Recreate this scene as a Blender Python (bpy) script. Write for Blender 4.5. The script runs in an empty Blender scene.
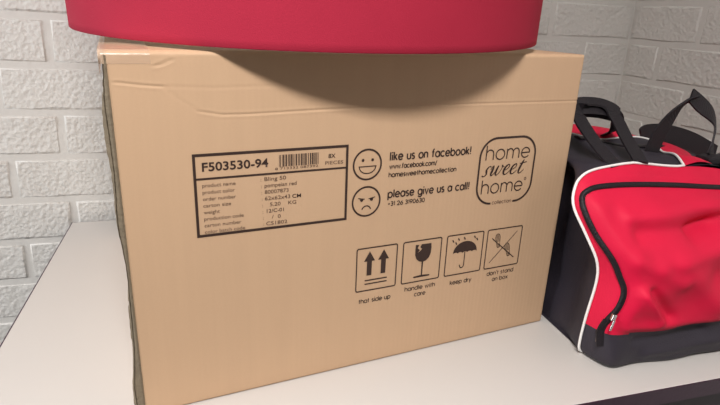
import bpy, bmesh, math, random
from mathutils import Vector, Matrix

random.seed(7)
sc = bpy.context.scene
COL = sc.collection
TH = 0.75            # height of the table top above the floor

# ------------------------------------------------------------------ camera
cam_d = bpy.data.cameras.new('camera')
cam = bpy.data.objects.new('camera', cam_d)
COL.objects.link(cam)
cam_d.sensor_width = 36.0
cam_d.lens = 27.035
cam_d.clip_start = 0.01
CAM_R = Matrix(((0.96098, 0.056992, -0.270683),
                (-0.274257, 0.323865, -0.905480),
                (0.036060, 0.944385, 0.326858)))
cam.matrix_world = Matrix.Translation((0.30275, -1.29095, TH + 0.47281)) @ CAM_R.to_4x4()
sc.camera = cam

# ------------------------------------------------------------------ world, lights, exposure
world = bpy.data.worlds.new('room_ambient')
sc.world = world
world.use_nodes = True
wb = world.node_tree.nodes['Background']
wb.inputs['Color'].default_value = (1.0, 0.95, 0.90, 1)
wb.inputs['Strength'].default_value = 0.04

def area(name, loc, target, sx, sy, power, color):
    d = bpy.data.lights.new(name, 'AREA')
    d.shape = 'RECTANGLE'
    d.size, d.size_y = sx, sy
    d.energy = power
    d.color = color
    o = bpy.data.objects.new(name, d)
    COL.objects.link(o)
    o.location = loc
    o.rotation_euler = (Vector(target) - Vector(loc)).to_track_quat('-Z', 'Y').to_euler()
    return o

LAMP = Vector((0.21, -1.63, 2.14))
area('ceiling_lamp_light', LAMP, LAMP + Vector((0, 0.0001, -1)), 0.44, 0.22, 46, (1.0, 0.972, 0.94))
area('window_daylight', (-2.3, -0.95, 1.45), (0.0, -0.25, 0.95), 1.3, 1.3, 68, (0.95, 0.975, 1.0))

vs = sc.view_settings
vs.view_transform = 'Standard'
vs.look = 'None'
vs.exposure = -0.30
vs.gamma = 1.0
vs.use_curve_mapping = False

# ------------------------------------------------------------------ helpers
def lin(r, g, b):
    def f(c):
        c /= 255.0
        return c / 12.92 if c <= 0.04045 else ((c + 0.055) / 1.055) ** 2.4
    return (f(r), f(g), f(b), 1.0)

def smooth(a, b, x):
    t = min(1.0, max(0.0, (x - a) / (b - a)))
    return t * t * (3 - 2 * t)

def interp(tab, x):
    if x <= tab[0][0]:
        return tab[0][1]
    for (x0, y0), (x1, y1) in zip(tab, tab[1:]):
        if x <= x1:
            k = (x - x0) / (x1 - x0)
            return y0 + (y1 - y0) * k
    return tab[-1][1]

def link(name, me, mat=None, parent=None, smooth_shade=True):
    o = bpy.data.objects.new(name, me)
    COL.objects.link(o)
    if mat is not None and not me.materials:
        me.materials.append(mat)
    if parent is not None:
        o.parent = parent
    if smooth_shade:
        for pl in me.polygons:
            pl.use_smooth = True
    return o

def mesh_obj(name, verts, faces, mat, parent=None, smooth_shade=True):
    me = bpy.data.meshes.new(name)
    me.from_pydata([tuple(v) for v in verts], [], faces)
    me.update()
    return link(name, me, mat, parent, smooth_shade)

def bm_obj(name, bm, mat, parent=None, smooth_shade=False):
    me = bpy.data.meshes.new(name)
    bmesh.ops.recalc_face_normals(bm, faces=bm.faces)
    bm.to_mesh(me)
    bm.free()
    return link(name, me, mat, parent, smooth_shade)

def empty(name, loc, rotz=0.0):
    o = bpy.data.objects.new(name, None)
    COL.objects.link(o)
    o.location = loc
    o.rotation_euler = (0, 0, rotz)
    o.empty_display_size = 0.1
    return o

def tag(o, label=None, cat=None, group=None, kind=None):
    if label: o['label'] = label
    if cat: o['category'] = cat
    if group: o['group'] = group
    if kind: o['kind'] = kind
    return o

def box_bm(bm, x0, x1, y0, y1, z0, z1, bevel=0.0, seg=2):
    vs_ = [bm.verts.new(c) for c in ((x0,y0,z0),(x1,y0,z0),(x1,y1,z0),(x0,y1,z0),(x0,y0,z1),(x1,y0,z1),(x1,y1,z1),(x0,y1,z1))]
    fs = [bm.faces.new([vs_[i] for i in f]) for f in ((0,3,2,1),(4,5,6,7),(0,1,5,4),(1,2,6,5),(2,3,7,6),(3,0,4,7))]
    if bevel:
        es = list({e for f in fs for e in f.edges})
        bmesh.ops.bevel(bm, geom=es, offset=bevel, segments=seg, affect='EDGES', profile=0.5)

def box(name, x0, x1, y0, y1, z0, z1, mat, parent=None, bevel=0.0, seg=2):
    bm = bmesh.new()
    box_bm(bm, x0, x1, y0, y1, z0, z1, bevel, seg)
    return bm_obj(name, bm, mat, parent)

def catmull(pts, n=6, closed=False):
    P = [Vector(q) for q in pts]
    out = []
    m = len(P)
    rng = range(m) if closed else range(m - 1)
    for i in rng:
        p0 = P[(i - 1) % m] if (closed or i > 0) else P[0]
        p1 = P[i]
        p2 = P[(i + 1) % m]
        p3 = P[(i + 2) % m] if (closed or i + 2 < m) else P[-1]
        for k in range(n):
            t = k / n
            out.append(0.5 * ((2*p1) + (p2-p0)*t + (2*p0-5*p1+4*p2-p3)*t*t + (3*p1-p0-3*p2+p3)*t*t*t))
    if not closed:
        out.append(P[-1])
    return out

def tube(name, pts, r, mat, parent, seg=8, closed=False, flat=None, caps=True):
    """tube along points; flat=(ra, rb, up) gives an elliptical section."""
    P = [Vector(q) for q in pts]
    n = len(P)
    verts, faces = [], []
    up = Vector(flat[2]) if flat else Vector((0, 0, 1))
    ra, rb = (flat[0], flat[1]) if flat else (r, r)
    prev = None
    for i, q in enumerate(P):
        a = P[(i - 1) % n] if (closed or i > 0) else P[i]
        b = P[(i + 1) % n] if (closed or i < n - 1) else P[i]
        t = (b - a).normalized()
        if flat or prev is None:
            s = t.cross(up)
            if s.length < 1e-4:
                s = t.cross(Vector((0, 1, 0)))
            s.normalize()
            w = s.cross(t).normalized()
        else:
            s = (prev - t * prev.dot(t)).normalized()
            w = s.cross(t).normalized()
        prev = s
        for k in range(seg):
            an = 2 * math.pi * k / seg
            verts.append(q + s * (ra * math.cos(an)) + w * (rb * math.sin(an)))
    rings = n if closed else n - 1
    for i in range(rings):
        for k in range(seg):
            a = i * seg + k
            b = i * seg + (k + 1) % seg
            c = ((i + 1) % n) * seg + (k + 1) % seg
            d = ((i + 1) % n) * seg + k
            faces.append((a, b, c, d))
    if caps and not closed:
        faces.append(tuple(range(seg)))
        faces.append(tuple((n - 1) * seg + k for k in reversed(range(seg))))
    return mesh_obj(name, verts, faces, mat, parent)

def strap(name, pts, wdirs, width, thick, mat, parent, n=6):
    """webbing: flat band of given width and thickness along a smooth path."""
    P = catmull(pts, n)
    if isinstance(width, (int, float)):
        width = [width] * len(pts)
    W = catmull(wdirs, n)
    Wd = catmull([(w, 0, 0) for w in width], n)
    verts, faces = [], []
    m = len(P)
    for i in range(m):
        t = (P[min(i + 1, m - 1)] - P[max(i - 1, 0)]).normalized()
        w = W[i] - t * W[i].dot(t)
        w.normalize()
        nn = t.cross(w).normalized()
        h = Wd[i].x / 2
        for (a, b) in ((-1, -1), (-0.9, -1.0), (0.9, -1.0), (1, -1), (1, 1), (0.9, 1.0), (-0.9, 1.0), (-1, 1)):
            verts.append(P[i] + w * (a * h) + nn * (b * thick / 2))
    for i in range(m - 1):
        for k in range(8):
            faces.append((i*8+k, i*8+(k+1) % 8, (i+1)*8+(k+1) % 8, (i+1)*8+k))
    faces.append(tuple(range(8)))
    faces.append(tuple((m-1)*8+k for k in reversed(range(8))))
    return mesh_obj(name, verts, faces, mat, parent, smooth_shade=False)

# ------------------------------------------------------------------ materials
def new_mat(name):
    m = bpy.data.materials.new(name)
    m.use_nodes = True
    nt = m.node_tree
    return m, nt, nt.nodes['Principled BSDF']

def node(nt, kind, **kw):
    n = nt.nodes.new(kind)
    for k, v in kw.items():
        if k in n.inputs:
            n.inputs[k].default_value = v
        else:
            setattr(n, k, v)
    return n

def coords(nt, scale=(1, 1, 1), which='Object'):
    tc = node(nt, 'ShaderNodeTexCoord')
    mp = node(nt, 'ShaderNodeMapping')
    mp.inputs['Scale'].default_value = scale
    nt.links.new(tc.outputs[which], mp.inputs['Vector'])
    return mp.outputs['Vector']

def mat_plain(name, col, rough=0.5, metal=0.0, bump_scale=0, bump=0.0, var=0.0, sheen=0.0, spec=None):
    m, nt, b = new_mat(name)
    b.inputs['Base Color'].default_value = col
    b.inputs['Roughness'].default_value = rough
    b.inputs['Metallic'].default_value = metal
    if spec is not None:
        b.inputs['Specular IOR Level'].default_value = spec
    if sheen:
        b.inputs['Sheen Weight'].default_value = sheen
        b.inputs['Sheen Roughness'].default_value = 0.5
    if bump_scale:
        v = coords(nt)
        nz = node(nt, 'ShaderNodeTexNoise', Scale=bump_scale, Detail=4.0)
        nt.links.new(v, nz.inputs['Vector'])
        bp = node(nt, 'ShaderNodeBump', Strength=bump, Distance=0.002)
        nt.links.new(nz.outputs['Fac'], bp.inputs['Height'])
        nt.links.new(bp.outputs['Normal'], b.inputs['Normal'])
        if var:
            mx = node(nt, 'ShaderNodeMixRGB', blend_type='MIX')
            mx.inputs['Color1'].default_value = tuple(c * (1 - var) for c in col[:3]) + (1,)
            mx.inputs['Color2'].default_value = tuple(min(1, c * (1 + var)) for c in col[:3]) + (1,)
            nz2 = node(nt, 'ShaderNodeTexNoise', Scale=bump_scale * 0.13, Detail=3.0)
            nt.links.new(v, nz2.inputs['Vector'])
            nt.links.new(nz2.outputs['Fac'], mx.inputs['Fac'])
            nt.links.new(mx.outputs['Color'], b.inputs['Base Color'])
    return m

# rough-faced painted brick
def mat_brick():
    m, nt, b = new_mat('painted_rough_brick')
    geo = node(nt, 'ShaderNodeNewGeometry')
    b.inputs['Base Color'].default_value = lin(213, 210, 205)
    b.inputs['Roughness'].default_value = 0.55
    n1 = node(nt, 'ShaderNodeTexNoise', Scale=85.0, Detail=5.0, Roughness=0.62)
    n2 = node(nt, 'ShaderNodeTexVoronoi', Scale=115.0, feature='SMOOTH_F1')
    n2.inputs['Smoothness'].default_value = 0.7
    n3 = node(nt, 'ShaderNodeTexNoise', Scale=22.0, Detail=2.0)
    ds = node(nt, 'ShaderNodeMixRGB', blend_type='ADD')
    ds.inputs['Fac'].default_value = 0.004
    nt.links.new(geo.outputs['Position'], ds.inputs['Color1'])
    nt.links.new(n1.outputs['Color'], ds.inputs['Color2'])
    nt.links.new(geo.outputs['Position'], n1.inputs['Vector'])
    nt.links.new(ds.outputs['Color'], n2.inputs['Vector'])
    nt.links.new(geo.outputs['Position'], n3.inputs['Vector'])
    a1 = node(nt, 'ShaderNodeMath', operation='MULTIPLY_ADD')
    nt.links.new(n2.outputs['Distance'], a1.inputs[0]); a1.inputs[1].default_value = 0.55
    nt.links.new(n1.outputs['Fac'], a1.inputs[2])
    a2 = node(nt, 'ShaderNodeMath', operation='MULTIPLY_ADD')
    nt.links.new(n3.outputs['Fac'], a2.inputs[0]); a2.inputs[1].default_value = 0.9
    nt.links.new(a1.outputs[0], a2.inputs[2])
    bp = node(nt, 'ShaderNodeBump', Strength=0.55, Distance=0.006)
    nt.links.new(a2.outputs[0], bp.inputs['Height'])
    nt.links.new(bp.outputs['Normal'], b.inputs['Normal'])
    return m

def mat_card(name, col):
    m, nt, b = new_mat(name)
    v = coords(nt)
    nz = node(nt, 'ShaderNodeTexNoise', Scale=9.0, Detail=6.0, Roughness=0.6)
    nt.links.new(v, nz.inputs['Vector'])
    fb = node(nt, 'ShaderNodeTexNoise', Scale=420.0, Detail=2.0)
    nt.links.new(v, fb.inputs['Vector'])
    vx = coords(nt, (1, 1, 0.05))
    st = node(nt, 'ShaderNodeTexNoise', Scale=60.0, Detail=2.0)
    nt.links.new(vx, st.inputs['Vector'])
    mx = node(nt, 'ShaderNodeMixRGB')
    mx.inputs['Color1'].default_value = tuple(c * 0.93 for c in col[:3]) + (1,)
    mx.inputs['Color2'].default_value = tuple(c * 1.06 for c in col[:3]) + (1,)
    av = node(nt, 'ShaderNodeMath', operation='MULTIPLY_ADD')
    nt.links.new(st.outputs['Fac'], av.inputs[0]); av.inputs[1].default_value = 0.5
    h2 = node(nt, 'ShaderNodeMath', operation='MULTIPLY_ADD')
    nt.links.new(fb.outputs['Fac'], h2.inputs[0]); h2.inputs[1].default_value = 0.35
    nzs = node(nt, 'ShaderNodeMath', operation='MULTIPLY')
    nt.links.new(nz.outputs['Fac'], nzs.inputs[0]); nzs.inputs[1].default_value = 0.25
    nt.links.new(nzs.outputs[0], h2.inputs[2])
    nt.links.new(h2.outputs[0], av.inputs[2])
    nt.links.new(av.outputs[0], mx.inputs['Fac'])
    nt.links.new(mx.outputs['Color'], b.inputs['Base Color'])
    b.inputs['Roughness'].default_value = 0.62
    b.inputs['Specular IOR Level'].default_value = 0.3
    wv = node(nt, 'ShaderNodeTexWave', Scale=45.0, Distortion=0.4, bands_direction='X')
    nt.links.new(v, wv.inputs['Vector'])
    bp = node(nt, 'ShaderNodeBump', Strength=0.06, Distance=0.001)
    nt.links.new(wv.outputs['Fac'], bp.inputs['Height'])
    nt.links.new(bp.outputs['Normal'], b.inputs['Normal'])
    return m

def mat_weave(name, col, rough, scale, bump, sheen=0.0, spec=0.3):
    m, nt, b = new_mat(name)
    v = coords(nt)
    nz = node(nt, 'ShaderNodeTexNoise', Scale=scale, Detail=1.0)
    nt.links.new(v, nz.inputs['Vector'])
    n2 = node(nt, 'ShaderNodeTexNoise', Scale=14.0, Detail=3.0)
    nt.links.new(v, n2.inputs['Vector'])
    mx = node(nt, 'ShaderNodeMixRGB')
    mx.inputs['Color1'].default_value = tuple(c * 0.93 for c in col[:3]) + (1,)
    mx.inputs['Color2'].default_value = tuple(min(1, c * 1.07) for c in col[:3]) + (1,)
    nt.links.new(n2.outputs['Fac'], mx.inputs['Fac'])
    nt.links.new(mx.outputs['Color'], b.inputs['Base Color'])
    bp = node(nt, 'ShaderNodeBump', Strength=bump, Distance=0.001)
    nt.links.new(nz.outputs['Fac'], bp.inputs['Height'])
    nt.links.new(bp.outputs['Normal'], b.inputs['Normal'])
    b.inputs['Roughness'].default_value = rough
    b.inputs['Specular IOR Level'].default_value = spec
    if sheen:
        b.inputs['Sheen Weight'].default_value = sheen
    return m

def mat_tape():
    m, nt, b = new_mat('clear_packing_tape')
    out = nt.nodes['Material Output']
    b.inputs['Base Color'].default_value = lin(216, 186, 158)
    b.inputs['Roughness'].default_value = 0.28
    b.inputs['Specular IOR Level'].default_value = 0.8
    tr = node(nt, 'ShaderNodeBsdfTransparent')
    mx = node(nt, 'ShaderNodeMixShader')
    mx.inputs['Fac'].default_value = 0.55
    nt.links.new(tr.outputs[0], mx.inputs[1])
    nt.links.new(b.outputs[0], mx.inputs[2])
    nt.links.new(mx.outputs[0], out.inputs['Surface'])
    v = coords(nt)
    nz = node(nt, 'ShaderNodeTexNoise', Scale=60.0, Detail=2.0)
    nt.links.new(v, nz.inputs['Vector'])
    bp = node(nt, 'ShaderNodeBump', Strength=0.3, Distance=0.003)
    nt.links.new(nz.outputs['Fac'], bp.inputs['Height'])
    nt.links.new(bp.outputs['Normal'], b.inputs['Normal'])
    return m

M_BRICK = mat_brick()
M_MORTAR = mat_plain('painted_mortar', lin(211, 208, 203), 0.5, bump_scale=70, bump=0.5)
M_CEIL = mat_plain('white_ceiling', lin(232, 230, 226), 0.9, bump_scale=40, bump=0.2)
M_FLOOR = mat_plain('dark_carpet_floor', lin(58, 52, 54), 0.95, bump_scale=400, bump=0.6, var=0.2)
M_TABLE = mat_plain('white_laminate', lin(197, 192, 188), 0.42, bump_scale=500, bump=0.04)
M_EDGE = mat_plain('dark_edge_band', lin(54, 32, 47), 0.4, bump_scale=200, bump=0.1)
M_STEEL = mat_plain('dark_painted_steel', lin(48, 30, 42), 0.45, bump_scale=300, bump=0.05)
M_CARD = mat_card('brown_cardboard', lin(194, 161, 130))
M_CARDEDGE = mat_plain('raw_corrugated_edge', lin(112, 99, 80), 0.8, bump_scale=160, bump=0.9, var=0.35)
M_INK = mat_plain('brown_black_print_ink', lin(52, 34, 27), 0.6, bump_scale=300, bump=0.05, var=0.15)
M_INKGREY = mat_plain('worn_stamp_ink', lin(92, 69, 53), 0.7, bump_scale=300, bump=0.05, var=0.2)
M_TAPE = mat_tape()
M_SHADE = mat_weave('crimson_shade_fabric', lin(163, 38, 60), 0.8, 900.0, 0.25, spec=0.15)
M_SHADEIN = mat_plain('white_shade_lining', lin(225, 218, 212), 0.8, bump_scale=300, bump=0.1)
M_WIRE = mat_plain('white_wire', lin(215, 212, 208), 0.4, bump_scale=100, bump=0.02)
M_RED = mat_weave('red_nylon', lin(206, 22, 60), 0.6, 700.0, 0.25, spec=0.22)
M_BLACK = mat_weave('black_nylon', lin(44, 39, 48), 0.6, 600.0, 0.4, spec=0.4)
M_WEB = mat_weave('black_webbing', lin(25, 19, 25), 0.6, 500.0, 0.6, spec=0.4)
M_ZIP = mat_weave('black_zipper_tape', lin(26, 20, 25), 0.5, 400.0, 0.8)
M_PIPE = mat_plain('white_piping_vinyl', lin(235, 232, 230), 0.4, bump_scale=200, bump=0.05)
M_CHROME = mat_plain('chrome_metal', lin(205, 200, 200), 0.22, 1.0, bump_scale=200, bump=0.05)
m, nt_, b_ = new_mat('lit_diffuser')
b_.inputs['Base Color'].default_value = (0.9, 0.9, 0.88, 1)
b_.inputs['Emission Color'].default_value = (1, 0.93, 0.84, 1)
b_.inputs['Emission Strength'].default_value = 4.0
M_LAMP = m

# ------------------------------------------------------------------ the room
X0, XW, YW, YF, ZC = -1.25, 1.47, 0.03, -2.6, 2.62

floor = tag(box('floor', -2.9, XW + 0.12, YF - 0.6, YW + 0.12, -0.06, 0.0, M_FLOOR), kind='structure')
ceiling = tag(box('ceiling', -2.9, XW + 0.12, YF - 0.6, YW + 0.12, ZC, ZC + 0.06, M_CEIL), kind='structure')

_brick_cache = {}
def brick_mesh(L, H, D, variant):
    key = (round(L, 3), variant)
    if key in _brick_cache:
        return _brick_cache[key]
    rr = random.Random(hash((key[0] * 1000, variant)) & 0xffff)
    nx, nz = 4, 2
    ch = 0.0035
    verts, faces = [], []
    def j(a): return rr.uniform(-a, a)
    # front grid (local: x along wall, -y to the room, origin at lower left, back at y=0)
    for iz in range(nz + 1):
        for ix in range(nx + 1):
            x = ch + (L - 2 * ch) * ix / nx
            z = ch + (H - 2 * ch) * iz / nz
            verts.append((x + j(0.0022), -D + j(0.0013), z + j(0.0022)))
    g = lambda ix, iz: iz * (nx + 1) + ix
    for iz in range(nz):
        for ix in range(nx):
            faces.append((g(ix, iz), g(ix + 1, iz), g(ix + 1, iz + 1), g(ix, iz + 1)))
    ring = [g(i, 0) for i in range(nx)] + [g(nx, i) for i in range(nz)] + [g(nx - i, nz) for i in range(nx)] + [g(0, nz - i) for i in range(nz)]
    base = len(verts)
    for k in ring:
        x, y, z = verts[k]
        ix = 0 if x < ch * 1.6 else (1 if x > L - ch * 1.6 else None)
        iz = 0 if z < ch * 1.6 else (1 if z > H - ch * 1.6 else None)
        verts.append(((0.0 if ix == 0 else L if ix == 1 else x) + j(0.001), 0.0, (0.0 if iz == 0 else H if iz == 1 else z) + j(0.001)))
    n = len(ring)
    for i in range(n):
        faces.append((ring[i], base + i, base + (i + 1) % n, ring[(i + 1) % n]))
    me = bpy.data.meshes.new('brick')
    me.from_pydata(verts, [], faces)
    me.materials.append(M_BRICK)
    for pl in me.polygons:
        pl.use_smooth = True
    me.update()
    rs = set(ring)
    for e in me.edges:
        a, b = e.vertices
        if a in rs and b in rs:
            e.use_edge_sharp = True
    _brick_cache[key] = me
    return me

def brick_wall(name, loc, rotz, xa, xb, joints, slope=0.0, drop=0.0):
    """wall slab (mortar) with every brick a child; local x along the wall, -y into the room."""
    w = tag(box(name, xa, xb, 0.0, 0.1, 0.0, ZC, M_MORTAR), kind='structure')
    w.location = loc
    w.rotation_euler = (0, 0, rotz)
    BL, BH, MJ, D = 0.22, 0.1, 0.015, 0.0028
    for k in range(26):
        z = 0.022 + BH * k - 0.017
        x = joints[k % 2]
        while x - BL > xa:
            x -= BL
        x -= BL
        while x < xb - 0.001:
            a, b = x, x + BL
            a2, b2 = max(a, xa + 0.001) , min(b, xb)
            x += BL
            if b2 - a2 < 0.045:
                continue
            if xb - b2 < 0.05 and xb - b2 > 0:      # no slivers at the corner
                b2 = xb
            if a2 - xa < 0.046 and a2 > xa + 0.001:
                a2 = xa + 0.001
            me = brick_mesh((b2 - a2) - MJ, BH - MJ, D, random.randrange(5))
            o = bpy.data.objects.new('brick', me)
            COL.objects.link(o)
            o.parent = w
            o.location = (a2 + MJ / 2, 0.0, z + drop - slope * a2)
            o.rotation_euler = (random.uniform(-0.006, 0.006), slope + random.uniform(-0.003, 0.003), random.uniform(-0.004, 0.004))
    return w

wall_back = brick_wall('wall_back', (0, YW, 0), 0.0, X0, XW, (-0.11, 0.0), slope=0.0115)          # courses run a little out of level
wall_right = brick_wall('wall_right', (XW, YW, 0), -math.pi / 2, 0.0, 2.4, (0.01, 0.12), drop=-0.017)

# ------------------------------------------------------------------ ceiling luminaire (above the frame)
lum = tag(empty('ceiling_light', (LAMP.x, LAMP.y, LAMP.z + 0.005)), 'suspended rectangular light fitting with white housing and lit diffuser', 'ceiling light')
box('housing', -0.28, 0.28, -0.17, 0.17, 0.03, 0.085, M_CEIL, lum, 0.006)
box('diffuser', -0.24, 0.24, -0.13, 0.13, 0.012, 0.03, M_LAMP, lum, 0.003)
for sx_ in (-0.2, 0.2):
    tube('suspension_wire', [(sx_, 0, 0.085), (sx_, 0, ZC - LAMP.z - 0.005)], 0.002, M_WIRE, lum)

# ------------------------------------------------------------------ the table
table = tag(empty('work_table', (0, 0, 0)), 'white laminate work table with dark edge band standing against the brick wall', 'table')
TL, TD, TT = 1.42, 0.813, 0.026
box('table_top', 0.002, TL - 0.002, -TD + 0.002, -0.002, TH - TT, TH, M_TABLE, table, 0.0006, 1)
EZ = TH - 0.0006
box('edge_band', 0.0, TL, -TD, -TD + 0.002, TH - TT, EZ, M_EDGE, table)
box('edge_band', 0.0, TL, -0.002, 0.0, TH - TT, EZ, M_EDGE, table)
box('edge_band', 0.0, 0.002, -TD + 0.002, -0.002, TH - TT, EZ, M_EDGE, table)
box('edge_band', TL - 0.002, TL, -TD + 0.002, -0.002, TH - TT, EZ, M_EDGE, table)
box('apron', 0.05, TL - 0.05, -TD + 0.03, -TD + 0.055, TH - TT - 0.06, TH - TT, M_STEEL, table, 0.002)
box('apron', 0.05, TL - 0.05, -0.075, -0.05, TH - TT - 0.06, TH - TT, M_STEEL, table, 0.002)
for lx in (0.03, TL - 0.08):
    for ly in (-TD + 0.02, -0.08):
        lg = box('leg', lx, lx + 0.05, ly, ly + 0.05, 0.012, TH - TT, M_STEEL, table, 0.004)
        f = box('foot', lx + 0.008, lx + 0.042, ly + 0.008, ly + 0.042, 0.0, 0.012, M_EDGE, lg, 0.002)

# ------------------------------------------------------------------ the carton (62 x 62 x 43 cm)
W, Dp, H = 0.62, 0.62, 0.4316
BX = Vector((0.214, -0.703, TH))
BROT = math.radians(7.79)
carton = tag(empty('cardboard_carton', BX, BROT), 'large brown cardboard carton printed with a product label and handling symbols', 'box')

def seg_dist(px, pz, path):
    best = 1e9
    for (x0, z0), (x1, z1) in zip(path, path[1:]):
        dx, dz = x1 - x0, z1 - z0
        t = ((px - x0) * dx + (pz - z0) * dz) / (dx * dx + dz * dz)
        t = min(1, max(0, t))
        d = math.hypot(px - x0 - t * dx, pz - z0 - t * dz)
        best = min(best, d)
    return best

CREASES = [([(0.008, 0.4015), (0.030, 0.3985), (0.052, 0.3965), (0.066, 0.384), (0.086, 0.3700), (0.11, 0.3655), (0.141, 0.3652), (0.255, 0.368), (0.33, 0.3675), (0.43, 0.368), (0.62, 0.367)], 0.0005, 0.0013),
           ([(0.048, 0.397), (0.10, 0.3945), (0.20, 0.396), (0.28, 0.394)], 0.00014, 0.0018),
           ([(0.046, 0.417), (0.053, 0.419), (0.062, 0.4235)], 0.0006, 0.0014)]

def front_y(x, z):
    y = 0.0
    e = 0.004
    for d in (x, W - x, H - z, z):
        if d < e:
            y += (1 - math.sqrt(max(0.0, 1 - ((e - d) / e) ** 2))) * e
    if z > 0.355 and z < 0.428:
        for path, a, s in CREASES:
            d = seg_dist(x, z, path)
            if d < 5 * s:
                # pressed groove with a slight lip under it
                y += a * math.exp(-(d / s) ** 2) - 0.35 * a * math.exp(-((d - 2 * s) / (1.3 * s)) ** 2)
    return y

def grid_lines(L, step, e=0.004):
    n = max(1, int(round((L - 2 * e) / step)))
    edge = [0.0, 0.0006, 0.0016, 0.0028]
    return edge + [e + (L - 2 * e) * i / n for i in range(n + 1)] + [L - q for q in reversed(edge)]

def grid_obj(name, us, vs_, fn, mat, parent):
    nu, nv = len(us), len(vs_)
    verts = [fn(u, v) for v in vs_ for u in us]
    faces = [(j*nu+i, j*nu+i+1, (j+1)*nu+i+1, (j+1)*nu+i) for j in range(nv - 1) for i in range(nu - 1)]
    return mesh_obj(name, verts, faces, mat, parent)

zs = [z for z in grid_lines(H, 0.012) if z < 0.353] + [0.353 + 0.00082 * i for i in range(int((H - 0.004 - 0.353) / 0.00082))] + [H - q for q in (0.004, 0.0028, 0.0016, 0.0006, 0.0)]
grid_obj('front_panel', grid_lines(W, 0.0034), zs, lambda x, z: (x, front_y(x, z), max(z, 0.0015) if z < 0.002 else z), M_CARD, carton)
wob = [(random.uniform(10, 60), random.uniform(0, 6.28), random.uniform(0.0003, 0.0010)) for _ in range(6)]
def side_bulge(z):
    s = 0.004 * math.sin(math.pi * min(1, max(0, z / H))) ** 0.6
    return s + sum(a * math.sin(f * z + p_) for f, p_, a in wob)
ys = [0.004 + (Dp - 0.004) * i / 20 for i in range(21)]
z2 = [0.0015 + (H - 0.0015) * i / 40 for i in range(41)]
grid_obj('side_panel', ys, z2, lambda y, z: (-0.0005 - 0.5 * side_bulge(z) * math.sin(math.pi * y / Dp), y, z), M_CARD, carton)
grid_obj('side_panel', ys, z2, lambda y, z: (W - 0.0005, y, z), M_CARD, carton)
grid_obj('back_panel', [W * i / 20 for i in range(21)], z2, lambda x, z: (x, Dp, z), M_CARD, carton)
box('bottom_panel', 0.003, W - 0.003, 0.003, Dp - 0.003, 0.0, 0.005, M_CARD, carton)
# glued joint: the crushed raw corrugated edge that stands out along the left front corner
ev, ef = [], []
nz = 120
for i in range(nz + 1):
    z = 0.002 + (H - 0.006) * i / nz
    r = random.Random(i // 2)
    out = 0.0050 + 0.0022 * math.sin(z * 21 + 1.0) + 0.0012 * math.sin(z * 57) + r.uniform(-0.0004, 0.0004) + 0.0022 * smooth(0.16, 0.0, z) - 0.0015 * smooth(0.38, 0.43, z)
    mid = 0.55 + 0.2 * math.sin(z * 33)
    prof = [(0.0016, -0.0004), (-0.0004, -0.0006), (-out * mid * 0.9, 0.0016), (-out * mid - 0.0004, 0.0034), (-out * mid - 0.0010, 0.0020), (-out, 0.0050), (-out, 0.0085), (-0.0006, 0.0120)]
    for (a, b) in prof:
        ev.append((a, b, z))
npf = 8
for i in range(nz):
    for k in range(npf - 1):
        ef.append((i*npf+k, (i+1)*npf+k, (i+1)*npf+k+1, i*npf+k+1))
sj = mesh_obj('side_joint', ev, ef, M_CARDEDGE, carton, smooth_shade=False)
sj['label'] = 'crushed greyish raw corrugated edge'

# top flaps (front and rear flap meet in the middle; a little domed)
def top_z(x, y):
    a = max(0.0, math.sin(math.pi * min(1, max(0, x / W)))) ** 0.55
    b = max(0.0, math.sin(math.pi * min(1, max(0, y / Dp)))) ** 0.8
    return H - 0.0004 + 0.0115 * a * b
def flap(y0, y1):
    xs = [0.0, 0.002] + [W * i / 30 for i in range(1, 30)] + [W - 0.002, W]
    yy = [y0 + (y1 - y0) * i / 20 for i in range(21)]
    n, mm = len(xs), len(yy)
    verts = [(x, y, top_z(x, y)) for y in yy for x in xs] + [(x, y, top_z(x, y) - 0.004) for y in yy for x in xs]
    off = n * mm
    faces = []
    for jj in range(mm - 1):
        for i in range(n - 1):
            a = jj*n+i
            faces.append((a, a+1, a+n+1, a+n))
            faces.append((off+a, off+a+n, off+a+n+1, off+a+1))
    for i in range(n - 1):
        faces.append((i, off+i, off+i+1, i+1))
        q = (mm-1)*n + i
        faces.append((q, q+1, off+q+1, off+q))
    for jj in range(mm - 1):
        q = jj*n
        faces.append((q, q+n, off+q+n, off+q))
        q = jj*n + n - 1
        faces.append((q, off+q, off+q+n, q+n))
    return mesh_obj('top_flap', verts, faces, M_CARD, carton)
flap(0.0025, Dp / 2 - 0.001)
flap(Dp / 2 + 0.001, Dp)

# packing tape: along the left top edge and over the middle seam
def tape_strip(pts_fn, us, vs_):
    return grid_obj('packing_tape', us, vs_, pts_fn, M_TAPE, carton)
def tape_left(u, v):
    # u runs front->back along the edge (negative = folded down the front), v across (negative = down the left side)
    x = max(v, -0.0055); dz = min(0.0, v + 0.0055)
    wr = 0.0006 * math.sin(u * 170 + v * 90)
    if u < 0:
        return (x, 0.004 - math.sqrt(max(0.0, 0.0042 ** 2 - max(0.0, 0.0042 + u) ** 2)) - 0.0002, H - 0.0003 + u + dz)
    return (x, u, top_z(max(x, 0), u) + 0.0010 + abs(wr) + (dz if v < -0.0055 else 0))
tape_strip(tape_left, [-0.012, -0.0042, -0.003, -0.0016, -0.0004, 0.004] + [0.01 + 0.02 * i for i in range(31)], [-0.03, -0.015, -0.0055, -0.002, 0.004, 0.012, 0.022, 0.032, 0.042])
tape_strip(lambda u, v: (u, v, top_z(u, v) + 0.0007), [0.002 + 0.616 * i / 40 for i in range(41)], [Dp/2 - 0.025 + 0.01 * i for i in range(6)])

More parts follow.
